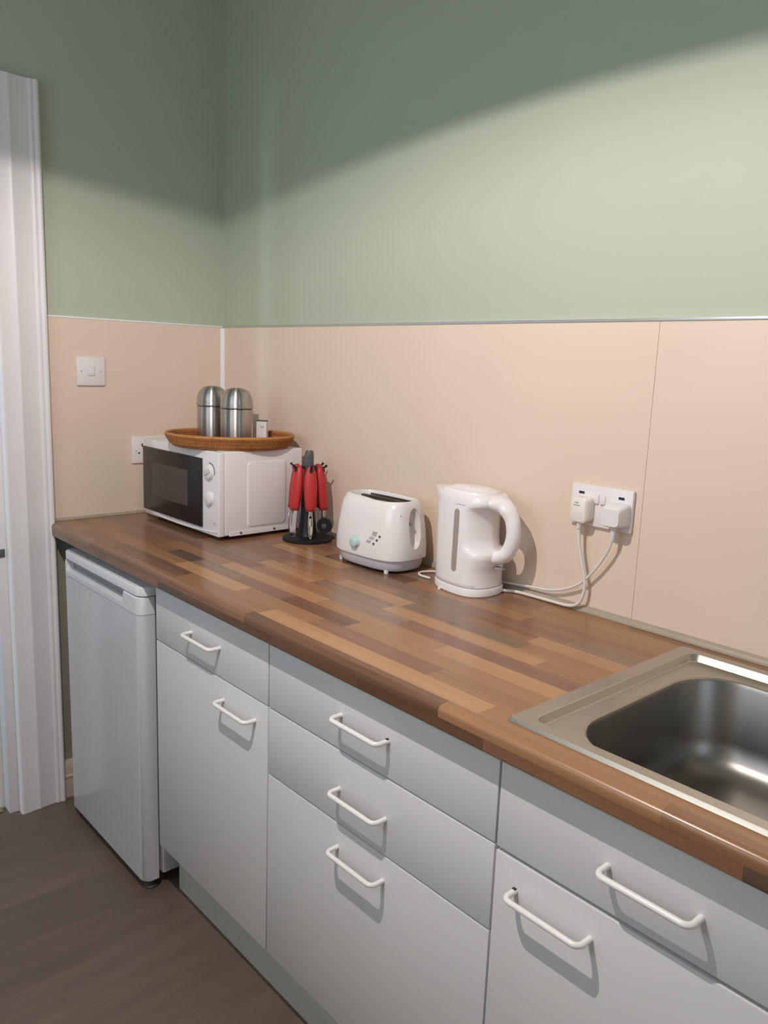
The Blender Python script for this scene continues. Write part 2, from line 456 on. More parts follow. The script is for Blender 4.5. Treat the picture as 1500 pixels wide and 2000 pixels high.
sp = obj('strike_plate', B(-0.040, 0.0016, DO1 - 0.0195, DO1 - 0.0145, 0.805, 0.900, 0.0008), 'iron', door, world=True)
bm = B(-0.003, 0.004, DO1 - 0.017, DO1 + 0.0060, 0.818, 0.842, 0.001)
obj('strike_lip', bm, 'iron', door, world=True)
obj('threshold_bar', B(-0.060, -0.022, DO0 + 0.03, DO1 - 0.029, 0.0, 0.006, 0.002), 'brass', door, world=True)

# ------------------------------------------------------------------ worktop with its staves
SX0, SX1, SY0, SY1 = 1.746, 2.746, -0.5553, -0.0431    # sink rim
WEND = 3.30
wt = thing('worktop', 'brown butcher-block laminate worktop running along the cream splashback', 'worktop', (0, 0, 0.87))
bm = bmesh.new()
hx0, hx1, hy0, hy1 = 1.772, 2.72, -0.532, -0.066
for a in ((0.0006, hx0, -0.5955, -0.0005), (hx1, WEND, -0.5955, -0.0005), (hx0, hx1, -0.5955, hy0), (hx0, hx1, hy1, -0.0005)):
    box(bm, a[0], a[1], a[2], a[3], 0.8702, 0.9062)
obj('core', bm, 'stave_m', wt, world=True)
rows = {
 1: [(0.18,'b'),(.405,'m'),(.768,'d'),(1.112,'b'),(1.706,'l'),(2.25,'b'),(2.9,'m')],
 2: [(.10,'m'),(.39,'b'),(.66,'b'),(.95,'l'),(1.22,'b'),(1.552,'p'),(1.85,'b')],
 3: [(.22,'b'),(.535,'m'),(.665,'k'),(.86,'g'),(1.06,'p'),(1.279,'d'),(1.85,'b')],
 4: [(.13,'g'),(.44,'m'),(.73,'b'),(1.12,'l'),(1.475,'b'),(1.85,'l')],
 5: [(.30,'m'),(.56,'p'),(.80,'p'),(1.08,'b'),(1.33,'g'),(1.85,'p')],
 6: [(.12,'m'),(.449,'d'),(.76,'g'),(.985,'l'),(1.235,'g'),(1.635,'l'),(1.85,'b')],
 7: [(.34,'p'),(.58,'m'),(.80,'m'),(1.02,'b'),(1.247,'l'),(1.56,'g'),(1.85,'b')],
 8: [(.2,'m'),(.50,'p'),(.86,'m'),(1.170,'b'),(1.37,'g'),(1.547,'m'),(1.85,'l')],
 9: [(.31,'b'),(.62,'m'),(.93,'l'),(1.328,'g'),(1.60,'p'),(1.85,'g')],
 10: [(.2,'m'),(.47,'d'),(.80,'b'),(1.12,'d'),(1.46,'b'),(1.85,'m')],
 11: [(.35,'m'),(.70,'b'),(1.05,'m'),(1.36,'g'),(1.85,'b')],
 12: [(.27,'b'),(.6,'m'),(.95,'d'),(1.428,'p'),(1.85,'b')],
 13: [(.35,'m'),(.8,'b'),(1.25,'m'),(1.62,'b'),(2.1,'m'),(2.7,'b')],
}
PITCH = 0.045
def clip_rows(i, x0, x1):
    if 2 <= i <= 12:
        out = []
        if x0 < hx0: out.append((x0, min(x1, hx0)))
        if x1 > hx1: out.append((max(x0, hx1), x1))
        return out
    return [(x0, x1)]
tl = 'mbldgpbm'
for i, row in rows.items():
    y0 = -0.575 + (i-1)*PITCH; y1 = min(y0 + PITCH, -0.0005)
    seq = []; x = 0.0006
    for xe, t in row: seq.append((x, xe, t)); x = xe
    q = i
    while x < WEND:
        xe = min(WEND, x + 0.30 + 0.09*((q*7) % 4)); seq.append((x, xe, tl[(q*3) % 8])); x = xe; q += 1
    for a, b_, t in seq:
        for (c, d) in clip_rows(i, a, b_):
            if d - c > 0.004:
                obj('stave', B(c + .0001, d - .0001, y0 + .0001, y1 - .0001, 0.9062, WT), 'stave_' + t, wt, None, world=True)
def arc(cy, cz, r, a0, a1, n=6):
    return [(cy + r*math.cos(a0 + (a1-a0)*k/n), cz + r*math.sin(a0 + (a1-a0)*k/n)) for k in range(n+1)]
R_N = 0.010
nose_top = [(-0.5751, WT)] + arc(-0.600 + R_N, WT - R_N, R_N, PI/2, PI) + [(-0.600, 0.8915), (-0.5955, 0.8915), (-0.5955, 0.9062), (-0.5751, 0.9062)]
nose_low = [(-0.600, 0.8913)] + arc(-0.600 + 0.005, 0.875, 0.005, PI, 1.5*PI) + [(-0.5955, 0.8700), (-0.5955, 0.8913)]
x = 0.0006
for xe, t in ((.31,'g'),(.78,'p'),(1.10,'m'),(1.650,'d'),(2.02,'b'),(2.60,'m'),(WEND,'b')):
    obj('stave', prism_x(nose_top, x + .0001, xe - .0001), 'stave_' + t, wt, 40, world=True); x = xe
x = 0.0006
for xe, t in ((.16,'g'),(.42,'p'),(.72,'m'),(.84,'k'),(1.20,'d'),(1.46,'d'),(1.742,'d'),(1.835,'p'),(2.12,'m'),(2.55,'k'),(WEND,'m')):
    obj('stave', prism_x(nose_low, x + .0001, xe - .0001), 'stave_' + t, wt, 40, world=True); x = xe

# ------------------------------------------------------------------ sink
sink = thing('kitchen_sink', 'stainless steel inset sink with rounded bowl set into the worktop', 'sink', (SX0, SY0, WT))
bx0, bx1, by0, by1 = 1.817, 2.215, -0.518, -0.108
def inset(d): return (SX0 + d, SX1 - d, SY0 + d, SY1 - d)
rings = [rrect(*inset(0.0), 0.004, WT + .0004), rrect(*inset(0.0003), 0.004, WT + .0008), rrect(*inset(0.0038), 0.005, WT + .0058),
         rrect(SX0+.030, SX1-.03, SY0+.022, SY1-.024, 0.018, WT + .0062), rrect(SX0+.0315, SX1-.0315, SY0+.0235, SY1-.0248, 0.018, WT + .0054),
         rrect(SX0+.0375, SX1-.0375, SY0+.0265, SY1-.0321, 0.018, WT - .0052), rrect(SX0+.0390, SX1-.039, SY0+.0275, SY1-.0332, 0.018, WT - .0060),
         rrect(bx0-.003, bx1+.003, by0-.003, by1+.003, 0.093, WT - .0062), rrect(bx0, bx1, by0, by1, 0.090, WT - .0085),
         rrect(bx0+.003, bx1-.003, by0+.003, by1-.003, 0.088, WT - .014),
         rrect(bx0+.012, bx1-.012, by0+.012, by1-.012, 0.085, WT - .110),
         rrect(bx0+.020, bx1-.020, by0+.020, by1-.020, 0.082, WT - .138),
         rrect(bx0+.036, bx1-.036, by0+.036, by1-.036, 0.075, WT - .155),
         rrect(bx0+.060, bx1-.060, by0+.060, by1-.060, 0.060, WT - .162),
         rrect(bx0+.160, bx1-.160, by0+.160, by1-.160, 0.035, WT - .166)]
bm = bmesh.new(); loft(bm, rings[:9], False, False)
obj('rim', bm, 'steel', sink, 19, world=True)
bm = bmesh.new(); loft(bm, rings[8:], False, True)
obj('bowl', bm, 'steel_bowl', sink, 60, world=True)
cxs, cys = (bx0+bx1)/2, (by0+by1)/2
dr = obj('drain', lathe([(.044, WT-.1662), (.044, WT-.1640), (.036, WT-.1635), (.030, WT-.1650), (.0, WT-.1652)], 32, None, cxs, cys), 'chrome', sink, world=True)
bm = bmesh.new()
for k in range(7):
    x0 = 2.27 + 0.0
    yy = -0.46 + k*0.055
    bm2 = box(bm, 2.27, 2.69, yy, yy + 0.012, WT - .0070, WT - .0030, 0.0015)
obj('drainer_ribs', bm, 'steel', sink, world=True)

# ------------------------------------------------------------------ base cabinets
YD, FT = -0.5713, 0.018
GAP = 0.0019
def handle(parent, cx, z, chip=None):
    L_ = 0.128/2; so = 0.028; r = 0.0046; k = 0.011
    pts = [(cx - L_, YD + 0.001, z), (cx - L_, YD - so + k, z)]
    for a in (0.35, 0.7): pass
    for q in range(1, 6):
        a = PI/2*q/6; pts.append((cx - L_ + k - k*math.cos(a), YD - so + k - k*math.sin(a), z))
    pts.append((cx - L_ + k, YD - so, z)); pts.append((cx + L_ - k, YD - so, z))
    for q in range(1, 6):
        a = PI/2*q/6; pts.append((cx + L_ - k + k*math.sin(a), YD - so + k - k*math.cos(a), z))
    pts.append((cx + L_, YD - so + k, z)); pts.append((cx + L_, YD + 0.001, z))
    h = obj('handle', tube(pts, r, 14), 'enamel_white', parent, 60, world=False)
    # coordinates are world; shift to the parent chain
    return h
def front(parent, name, x0, x1, z0, z1):
    return obj(name, B(x0 + GAP, x1 - GAP, YD, YD + FT, z0 + GAP, z1 - GAP, 0.0012, 2), 'door_grey', parent, world=True)
def add_handle(fr, cab, cx, z, chip=0):
    h = handle(None, cx, z)
    me = h.data; me.transform(cab.matrix_basis.inverted())
    h.parent = fr
    h['label'] = 'white enamelled bar handle'
    if chip:
        x = cx + chip*0.064
        c = obj('chip', B(x - .0030, x + .0030, YD - .0056, YD - .0006, z + .0035, z + .0055, .0008), 'chip_black', None)
        c.data.transform(cab.matrix_basis.inverted()); c.parent = fr
    return h
ZT = 0.8685; ZB = 0.1536
def carcass(cab, x0, x1):
    bm = bmesh.new(); t = 0.016; yb = YD + FT + 0.0015
    box(bm, x0 + .0005, x0 + t, yb, -0.03, 0.1536, 0.8698)
    box(bm, x1 - t, x1 - .0005, yb, -0.03, 0.1536, 0.8698)
    box(bm, x0 + t, x1 - t, yb, -0.03, 0.1536, 0.1536 + t)
    box(bm, x0 + t, x1 - t, -0.046, -0.03, 0.1536 + t, 0.8698)
    obj('carcass', bm, 'carcass_white', cab, world=True)
    # dark rails behind the gaps between the fronts
    obj('rail', B(x0 + t, x1 - t, yb, yb + .016, 0.70, 0.735), 'gasket', cab, world=True)
c1 = thing('base_cabinet', 'grey base cabinet with one drawer and one door, beside the fridge', 'cabinet', (0.6471, YD, 0.0), group='base cabinets under the worktop')
carcass(c1, 0.6471, 1.1496)
f = front(c1, 'drawer_front', 0.6471, 1.1496, .7192, ZT); add_handle(f, c1, 0.893, 0.788)
f = front(c1, 'door', 0.6471, 1.1496, ZB, .7192); add_handle(f, c1, 1.037, 0.672)
c2 = thing('base_cabinet', 'grey base cabinet with three drawers stacked one above another, no door', 'cabinet', (1.1496, YD, 0.0), group='base cabinets under the worktop')
carcass(c2, 1.1496, 1.7547)
for z0, z1, hz, ch in ((.7192, ZT, .788, 1), (.5734, .7192, .643, 0), (ZB, .5734, .525, 0)):
    f = front(c2, 'drawer_front', 1.1496, 1.7547, z0, z1); add_handle(f, c2, 1.448, hz, ch)
c3 = thing('base_cabinet', 'grey sink cabinet at the right, under the steel sink', 'cabinet', (1.7547, YD, 0.0), group='base cabinets under the worktop')
bm = bmesh.new(); yb = YD + FT + .0015
box(bm, 1.7552, 1.7707, yb, -.03, .1536, .8698); box(bm, 2.738, 2.7542, yb, -.03, .1536, .8698)
box(bm, 1.7707, 2.738, yb, -.03, .1536, .1696); box(bm, 1.7707, 2.738, -.046, -.03, .1696, .70)
obj('carcass', bm, 'carcass_white', c3, world=True)
obj('rail', B(1.7707, 2.738, yb, yb + .016, .70, .735), 'gasket', c3, world=True)
ZG = .7150
for k, (xa, xb, hx) in enumerate(((1.7547, 2.2547, 1.861), (2.2547, 2.7547, 2.648))):
    f = front(c3, 'drawer_front', xa, xb, ZG + .002, ZT); add_handle(f, c3, (xa+xb)/2, .783)
    f = front(c3, 'door', xa, xb, ZB, ZG - .001); add_handle(f, c3, hx, .666, -1 if k == 0 else 0)
tag(struct and obj('plinth_board', B(.6471, 2.7547, -.5154, -.4994, 0.0, .1534, .0008, 1), 'plinth_grey'),
    'pale grey plinth board along the floor under the cabinets', 'plinth')

# ------------------------------------------------------------------ fridge
FX0, FX1, FYD = 0.108, 0.612, -0.600
fr = thing('fridge', 'white under-counter fridge with a recessed grey door grip, beside the doorway', 'fridge', (0.36, -0.33, 0.0))
obj('body', B(FX0 + .004, FX1 - .002, -.545, -.05, .035, .822, .006), 'fridge_white', fr, world=True)
obj('gasket', B(FX0 + .012, FX1 - .010, -.556, -.545, .045, .80), 'gasket', fr, world=True)
bm = bmesh.new()
loft(bm, [rrect(FX0 + d, FX1 + .004 - d, -.599 + d, -.05 - d, .026, z, 8) for d, z in ((.002, .8220), (0, .8235), (0, .8430), (.0015, .8455), (.004, .8465))])
obj('top_lid', bm, 'fridge_lid', fr, 40, world=True)
def door_ring(z, y_in=0.0):
    pts = []
    x0, x1 = FX0, FX1; r = 0.022
    yb = -.556
    pts.append((x0, yb, z)); 
    for k in range(7):
        a = PI + PI/2*k/6; pts.append((x0 + r + r*math.cos(a), FYD + r + y_in + r*math.sin(a), z))
    for k in range(7):
        a = 1.5*PI + PI/2*k/6; pts.append((x1 - r + r*math.cos(a), FYD + r + y_in + r*math.sin(a), z))
    pts.append((x1, yb, z)); return pts
bm = bmesh.new(); loft(bm, [door_ring(.0305, .003), door_ring(.0335), door_ring(.772)])
fdoor = obj('door', bm, 'fridge_white', fr, 40, world=True)
# upper door band with the scooped grip
bm = bmesh.new(); loft(bm, [door_ring(.7735), door_ring(.817), door_ring(.8195, .003)])
cap = obj('door_cap', bm, 'fridge_lid', fr, 40, world=True)
cut = bmesh.new()
loft(cut, [[(x - .36, y + .33, z) for x, y, z in ring] for ring in (
    [(.128, -.62, .783), (.520, -.62, .783), (.528, -.62, .825), (.120, -.62, .825)],
    [(.128, -.572, .792), (.515, -.572, .792), (.520, -.572, .825), (.124, -.572, .825)])])
carve(cap, cut)
obj('door_grip', B(.122, .524, -.576, -.571, .788, .819), 'fridge_grip', fr, world=True)
for (x, y) in ((.588, -.570), (.588, -.09), (.135, -.570), (.135, -.09)):
    obj('foot', lathe([(.016, 0), (.018, .006), (.012, .010), (.009, .012), (.009, .036)], 20, None, x, y), 'grey_plastic', fr, world=True)

# ------------------------------------------------------------------ microwave
MW = thing('microwave', 'white microwave oven with black glass door and two dials, in the corner', 'microwave', (0.068, -0.322, WT), 0.0140)
mw, md, mz0, mz1 = 0.444, 0.286, 0.012, 0.251
obj('body', B(0.001, mw, 0.020, md, mz0 + .001, mz1, .005, 3), 'micro_white', MW)
obj('front_frame', B(0, mw, 0.0, 0.0215, mz0, mz1 - .001, .004, 3), 'micro_front', MW)
dr_ = obj('door', B(0.0015, 0.360, -0.0055, 0.0, 0.029, 0.2265, .0015), 'black_glass', MW)
win_ = obj('door_window', B(0.062, 0.283, -0.0058, -0.0050, 0.078, 0.183, .0002, 1), 'mesh_window', MW)
# curved pull lip under the door
bm = bmesh.new()
ring_a, ring_b = [], []
n = 24
for k in range(n+1):
    u = 0.004 + (mw - 0.010)*k/n
    zl = 0.0155 + 0.0105*(abs(2*k/n - 1)**2)
    ring_a.append((u, -0.0035, zl - 0.0008)); ring_b.append((u, -0.0005, zl + .0022))
rr = []
for (a, b_) in zip(ring_a, ring_b):
    rr.append([(a[0], 0.001, a[2]), (a[0], -0.0022, a[2]), (b_[0], -0.0022, a[2] + .0016), (b_[0], 0.001, b_[2])])
loft(bm, rr); obj('door_lip', bm, 'micro_front', MW)
def dial(parent, u, z, r, bar):
    d = bmesh.new()
    loft(d, [[(u + rr_*math.cos(2*PI*i/32), yy, z + rr_*math.sin(2*PI*i/32)) for i in range(32)] for rr_, yy in ((r, 0.0), (r, -.003), (r*.90, -.0045), (r*.86, -.009), (r*.78, -.0100))])
    k = obj('dial', d, 'micro_front', parent)
    if bar is not None:
        g = bmesh.new(); box(g, -r*.80, r*.80, -.0125, -.0090, -.0055, .0055, .0012)
        bmesh.ops.rotate(g, verts=g.verts, matrix=Matrix.Rotation(bar, 3, 'Y'))
        bmesh.ops.translate(g, verts=g.verts, vec=(u, 0, z)); obj('dial_grip', g, 'toaster_grey', k)
    return k
dial(MW, .400, .192, .0215, -0.45)
dial(MW, .400, .117, .0200, None)
bm = bmesh.new()
bmA = [(0.400 + rr_*math.cos(a), yy, .192 + rr_*math.sin(a)) for rr_, yy in ((.0245, 0),) for a in (0,)]
g = bmesh.new()
loft(g, [[(0.400 + rr_*math.cos(a), yy, .192 + rr_*math.sin(a)) for rr_, yy in ((.0238, -.0002), (.0262, -.0002), (.0262, -.0010), (.0238, -.0010))] for a in [(-15 + 115*k/16)*PI/180 for k in range(17)]])
obj('dial_scale', g, 'print_dark', MW)
g = bmesh.new()
for a in range(-30, 211, 30):
    x = .400 + .027*math.cos(math.radians(a)); z = .117 + .027*math.sin(math.radians(a)); box(g, x-.0012, x+.0012, -.0004, .0002, z-.0010, z+.0010)
for a in (100, 130, 160, 190):
    x = .400 + .029*math.cos(math.radians(a)); z = .192 + .029*math.sin(math.radians(a)); box(g, x-.0012, x+.0012, -.0004, .0002, z-.0010, z+.0010)
box(g, .372, .378, -.0004, .0002, .069, .071); box(g, .416, .430, -.0004, .0002, .046, .0485); box(g, .418, .428, -.0004, .0002, .0505, .052)
obj('panel_print', g, 'print_grey', MW)
# pressed panel on the side
def side_rrect(y0, y1, z0, z1, r, x): return [(x, p[0], p[1]) for p in [(a, b_) for a, b_, _ in rrect(y0, y1, z0, z1, r, 0)]]
g = bmesh.new()
loft(g, [side_rrect(.092, .228, .031, .222, .014, mw - .001), side_rrect(.0935, .2265, .0325, .2205, .013, mw + .0012), side_rrect(.097, .223, .036, .217, .012, mw + .0026)], False, True)
obj('side_panel', g, 'micro_white', MW, 50)
g = bmesh.new(); box(g, mw - .002, mw + .0012, .035, md - .008, mz0 - .0005, mz0 + .0125, .0004, 1); obj('bottom_flange', g, 'micro_white', MW)
for y in (.072, .186):
    obj('screw', cyl((mw + .001, y, .0185), (mw + .0026, y, .0185), .0034, 12), 'iron', MW)
for u, v in ((.035, .045), (mw - .045, .045), (.035, md - .035), (mw - .045, md - .035)):
    obj('foot', lathe([(.014, 0), (.015, mz0 + .003)], 16, None, u, v), 'dark_plastic', MW)

# ------------------------------------------------------------------ rattan tray
MT = WT + mz1            # microwave top
TR_A, TR_B, TR_ANG = 0.186, 0.152, math.atan2(.747, .664)
TC = Vector((0.379, -0.199, MT))
tray = thing('rattan_tray', 'oval orange-brown rattan tray on top of the microwave', 'tray', TC, TR_ANG)
def oval(f, z, n=120, jit=0): return [((TR_A + f)*math.cos(2*PI*i/n), (TR_B + f)*math.sin(2*PI*i/n), z) for i in range(n)]
g = bmesh.new()
loft(g, [oval(-.024, .001), oval(-.022, .0045), oval(-.20*0 - .05, .0062), oval(-.12, .0062)], True, True)
base = obj('tray_base', g, 'rattan', tray, 50)
g = bmesh.new()
for k in range(11):
    f = -.030 - .0115*k
    tube(oval(f, .0066, 72), .0032, 6, g, True)
o = obj('base_coils', g, 'rattan', tray, 60)
for k, (f, z, r) in enumerate(((-.021, .0045, .0042), (-.0165, .0105, .0042), (-.012, .0165, .0042), (-.008, .0225, .0042), (-.005, .0290, .0045))):
    obj('rim_coil', tube(oval(f, z, 96), r, 8, None, True), 'rattan', tray, 60)
obj('rim_edge', tube(oval(-.002, .0350, 120), .0052, 10, None, True), 'rattan_light', tray, 60)
g = bmesh.new()
NS = 190
for k in range(NS):
    a0 = 2*PI*k/NS
    for s in (1, -1):
        a1 = a0 + s*2*PI/NS*1.2
        pts = []
        for t in (0, .35, .7, 1):
            a = a0 + (a1-a0)*t; f = -.0185 + .0145*t + .0052; z = .007 + .023*t
            pts.append(((TR_A + f)*math.cos(a), (TR_B + f)*math.sin(a), z))
        tube(pts, .0013, 5, g)
o = obj('weave', g, 'rattan_light', tray, 60); o['kind'] = 'stuff'
TZ = MT + .0100
def canister(x, y, label):
    c = thing('steel_canister', label, 'canister', (x, y, TZ), group='steel canisters on the rattan tray')
    r = .0462
    obj('body', lathe([(r-.003, 0), (r-.0006, .001), (r, .003), (r, .0975), (r-.001, .0995), (r-.003, .100)], 48), 'steel_brushed', c, 40)
    dome = [(r-.0035, .100), (r-.0035, .1015), (r+.0010, .1020), (r+.0016, .1040), (r+.0016, .109), (r+.0006, .1105)]
    for k in range(1, 15):
        a = PI/2*k/14; dome.append(((r+.0004)*math.cos(a)**.60, .1105 + .0500*math.sin(a)))
    obj('dome_lid', lathe(dome, 48), 'steel_brushed', c, 40)
    obj('seam_ring', lathe([(r-.002, .0988), (r-.0018, .0988), (r-.0018, .1022), (r-.002, .1022)], 48), 'dark_plastic', c)
    return c
canister(.268, -.194, 'steel dome-lidded canister at the back of the tray, nearer the light switch')
canister(.394, -.186, 'steel dome-lidded canister at the front of the tray, nearer the white carton')
ct = thing('small_carton', 'small white upright carton with a dark top edge on the tray', 'carton', (.394, -.098, TZ), math.radians(40))
obj('box', B(-.0155, .0155, -.010, .010, 0, .0620, .0008, 1), 'card_white', ct)
obj('top_cap', B(-.0157, .0157, -.0102, .0102, .0620, .0650, .0005, 1), 'grey_plastic', ct)
g = bmesh.new()
pts = [(-.002 + .0115*k/10, -.0101, .0465 + .0022*math.sin(k*2.1)) for k in range(11)]
tube(pts, .0009, 4, g); box(g, -.001, .009, -.0103, -.0098, .0420, .0432)
obj('carton_print', g, 'print_blue', ct)
c2_ = thing('small_carton', 'pale slim carton half hidden behind the front steel canister', 'carton', (.318, -.078, TZ), math.radians(46))
obj('box', B(-.015, .015, -.008, .008, 0, .078, .0008, 1), 'card_white', c2_)
obj('top_flap', B(-.0145, .0145, -.0075, .0075, .078, .0786), 'card_white', c2_)

# ------------------------------------------------------------------ utensil stand
US = Vector((0.615, -0.086, WT))
st = thing('utensil_stand', 'black carousel utensil stand between microwave and toaster', 'utensil stand', US, math.radians(-42))
obj('base', lathe([(.069, 0), (.071, .002), (.071, .007), (.067, .010), (.040, .0125), (.026, .015), (.0, .0155)], 48), 'dark_plastic', st, 40)
obj('post', lathe([(.032, .014), (.026, .030), (.020, .080), (.014, .150), (.011, .205), (.013, .215), (.0, .2155)], 32), 'dark_plastic', st, 40)
g = bmesh.new()
loft(g, [superring(24, .012, .0140, 3.5, .205), superring(24, .0125, .0148, 3.5, .215), superring(24, .0115, .0140, 3.5, .232), superring(24, .0105, .0130, 3.5, .243, 0, .001), superring(24, .0100, .0115, 3, .252, 0, .002), superring(24, .0080, .0090, 2.5, .2575, 0, .002)])
obj('carry_knob', g, 'grey_plastic', st, 50)
ANG = [-45, 15, 75, 135, 195, 255]
for a in ANG:
    ra = math.radians(a); d = Vector((math.cos(ra), math.sin(ra), 0))
    pts = [d*.006 + Vector((0, 0, .212)), d*.030 + Vector((0, 0, .210)), d*.046 + Vector((0, 0, .212)), d*.052 + Vector((0, 0, .216))]
    g = tube(spline(pts, 4), .0028, 8); cyl(pts[-1], pts[-1] + Vector((0, 0, .003)) + d*.002, .0036, 8, None, g)
    obj('hook', g, 'dark_plastic', st, 60)
def utensil(name, label, a, tool):
    ra = math.radians(a - 42)
    u = thing(name, label, 'utensil', US + Vector((.030*math.cos(ra), .030*math.sin(ra), .0)), ra, 'red-handled utensils on the stand')
    # local +x points outwards; the handle hangs from its top hole and leans out slightly
    def P(t): return Vector((.0045 + .013*t, 0, .217 - .122*t))
    ts = [0, .04, .12, .3, .5, .7, .88, .98, 1.0]
    wd = [.006, .0105, .0150, .0185, .0195, .0185, .0165, .0150, .0138]
    th = [.005, .0080, .0105, .0125, .0135, .0130, .0120, .0112, .0100]
    g = bmesh.new()
    loft(g, [[P(t) + Vector((h*math.sin(2*PI*i/20), w*math.cos(2*PI*i/20), 0)) for i in range(20)] for t, w, h in zip(ts, wd, th)])
    obj('handle', g, 'red_plastic', u, 60)
    obj('handle_collar', cyl(P(.985), P(1.035), .0132, 20, .0118), 'red_dark', u, 60)
    c = P(.10)
    g = bmesh.new(); loft(g, [[c + Vector((xx, .0055*math.cos(2*PI*i/16), .0075*math.sin(2*PI*i/16))) for i in range(16)] for xx in (-.0112, .0114)])
    obj('hanging_eye', g, 'chip_black', u, 60)
    e = P(1.03)
    if tool == 'blade':
        g = bmesh.new()
        loft(g, [[(e.x - .0012, -.0125, e.z), (e.x + .0012, -.0125, e.z), (e.x + .0012, .0125, e.z), (e.x - .0012, .0125, e.z)],
                 [(e.x + .005, -.0125, e.z - .078), (e.x + .0072, -.0125, e.z - .078), (e.x + .0072, .0125, e.z - .074), (e.x + .005, .0125, e.z - .074)]])
        obj('blade', g, 'chrome', u)
        obj('blade_ridge', B(e.x + .0006, e.x + .0050, -.0085, -.0060, e.z - .060, e.z - .002), 'steel_brushed', u)
    elif tool == 'peeler':
        obj('neck', cyl(e, e + Vector((.001, 0, -.014)), .0058, 14), 'chrome', u, 60)
        g = bmesh.new()
        for s in (-1, 1):
            tube([e + Vector((.001, s*.0045, -.010)), e + Vector((.003, s*.0058, -.035)), e + Vector((.005, s*.0050, -.060)), e + Vector((.006, s*.0015, -.078))], .0018, 8, g)
        obj('fork', g, 'chrome', u, 60)
        g = bmesh.new(); loft(g, [[(e.x + .002, -.0036, e.z - .020), (e.x + .0035, .0036, e.z - .020), (e.x + .0025, .0036, e.z - .0205)], [(e.x + .005, -.0034, e.z - .068), (e.x + .0065, .0034, e.z - .068), (e.x + .0055, .0034, e.z - .0685)]])
        obj('blade', g, 'steel_brushed', u)
    elif tool == 'wheel':
        obj('neck', cyl(e, e + Vector((.001, 0, -.018)), .0045, 12), 'chrome', u, 60)
        cc = e + Vector((.004, 0, -.046))
        obj('wheel', cyl(cc + Vector((0, -.0025, 0)), cc + Vector((0, .0025, 0)), .0225, 36), 'dark_plastic', u, 40)
        obj('hub', cyl(cc + Vector((0, -.006, 0)), cc + Vector((0, .006, 0)), .0075, 16), 'grey_plastic', u, 40)
    elif tool == 'loop':
        pts = [e + Vector((.002 + .003*math.sin(t), .014*math.sin(t), -.040 - .036*math.cos(t))) for t in [2*PI*k/24 for k in range(24)]]
        obj('wire_loop', tube(pts, .0018, 8, None, True), 'chrome', u, 60)
    else:
        g = bmesh.new(); loft(g, [superring(16, .0022, .008, 2.5, e.z, e.x), superring(16, .0022, .010, 2.5, e.z - .03, e.x + .002), superring(16, .0018, .013, 2.5, e.z - .055, e.x + .004), superring(16, .001, .006, 2.5, e.z - .074, e.x + .005)])
        obj('blade', g, 'steel_brushed', u, 60)
    return u
utensil('cheese_slicer', 'red-handled utensil with a broad shiny flat blade, nearest the microwave', ANG[0], 'blade')
utensil('vegetable_peeler', 'red-handled peeler with a narrow steel fork, front of the stand', ANG[1], 'peeler')
utensil('pizza_cutter', 'red-handled cutter with a black wheel, nearest the toaster', ANG[2], 'wheel')
utensil('cake_knife', 'red-handled utensil on the wall side of the stand, mostly hidden', ANG[3], 'knife')
utensil('wire_slicer', 'red-handled utensil with a steel wire loop, behind the flat-bladed one', ANG[5], 'loop')

# ------------------------------------------------------------------ toaster
TO = thing('toaster', 'white two-slot toaster with pale teal dial beside the kettle', 'toaster', (0.947, -0.099, WT), math.radians(1.5))
NR = 72
def tring(a, b, z, p=3.6, dip=0.0):
    r = superring(NR, a, b, p, z); out = []
    for x, y, zz in r:
        dz = 0
        if dip: 
            dz = -dip*math.exp(-((x - .046)/.030)**2)*(1 if y < 0 else .35) - dip*.25*max(0, (x+.02)/.12)
        out.append((x, y, zz + dz))
    return out
prof = [(.118, .076, .0340, 3.2), (.1215, .0795, .0360, 3.2), (.1225, .0800, .0420, 3.2), (.1210, .0785, .070, 3.3), (.1180, .0745, .105, 3.4), (.1130, .0690, .138, 3.5),
        (.1095, .0640, .160, 3.5), (.1065, .0590, .171, 3.4), (.1030, .0540, .1770, 3.3)]
g = bmesh.new()
R_ = [tring(a, b, z, p) for a, b, z, p in prof]
R_.append(tring(.0995, .0500, .1790, 3.0, .004)); R_.append(tring(.0965, .0475, .1790, 2.9, .014)); R_.append(tring(.0950, .0460, .1765, 2.9, .015)); R_.append(tring(.0940, .0450, .155, 3.0))
loft(g, R_, True, True)
shell = obj('shell', g, 'toaster_white', TO, 40)
# finger channel on the lever end
g = bmesh.new()
rings = []
for xx, s in ((.150, 1.0), (.1120, 1.0), (.1045, .82), (.1020, .55)):
    ring = []
    for i in range(32):
        t = 2*PI*i/32; hz = .050*s*math.copysign(abs(math.sin(t))**.8, math.sin(t))
        ring.append((xx - max(0, hz)*.10, .020*s*math.cos(t) + .004, .112 + hz))
    rings.append(ring)
loft(g, rings)
bmesh.ops.transform(g, matrix=Matrix.Identity(4), verts=g.verts)
carve(shell, g)
obj('lever_slot', B(.1000, .1052, -.0120, -.0085, .074, .148, .001), 'slot_dark', TO)
lv = obj('lever', B(.1010, .1130, -.0105, -.0015, .120, .128, .002), 'switch_grey', TO)
g = bmesh.new(); loft(g, [superring(NR, .108, .066, 3.0, .0075), superring(NR, .1135, .0715, 3.0, .014), superring(NR, .1165, .0745, 3.1, .0345)])
obj('base', g, 'toaster_grey', TO, 40)
for u, v in ((.080, -.053), (-.098, -.045), (.080, .050), (-.098, .045)):
    obj('foot', lathe([(.0055, 0), (.0062, .002), (.0062, .010)], 14, None, u, v), 'toaster_white', TO)
obj('slot_plate', B(-.086, .086, -.036, .036, .1555, .1585), 'slot_metal', TO)
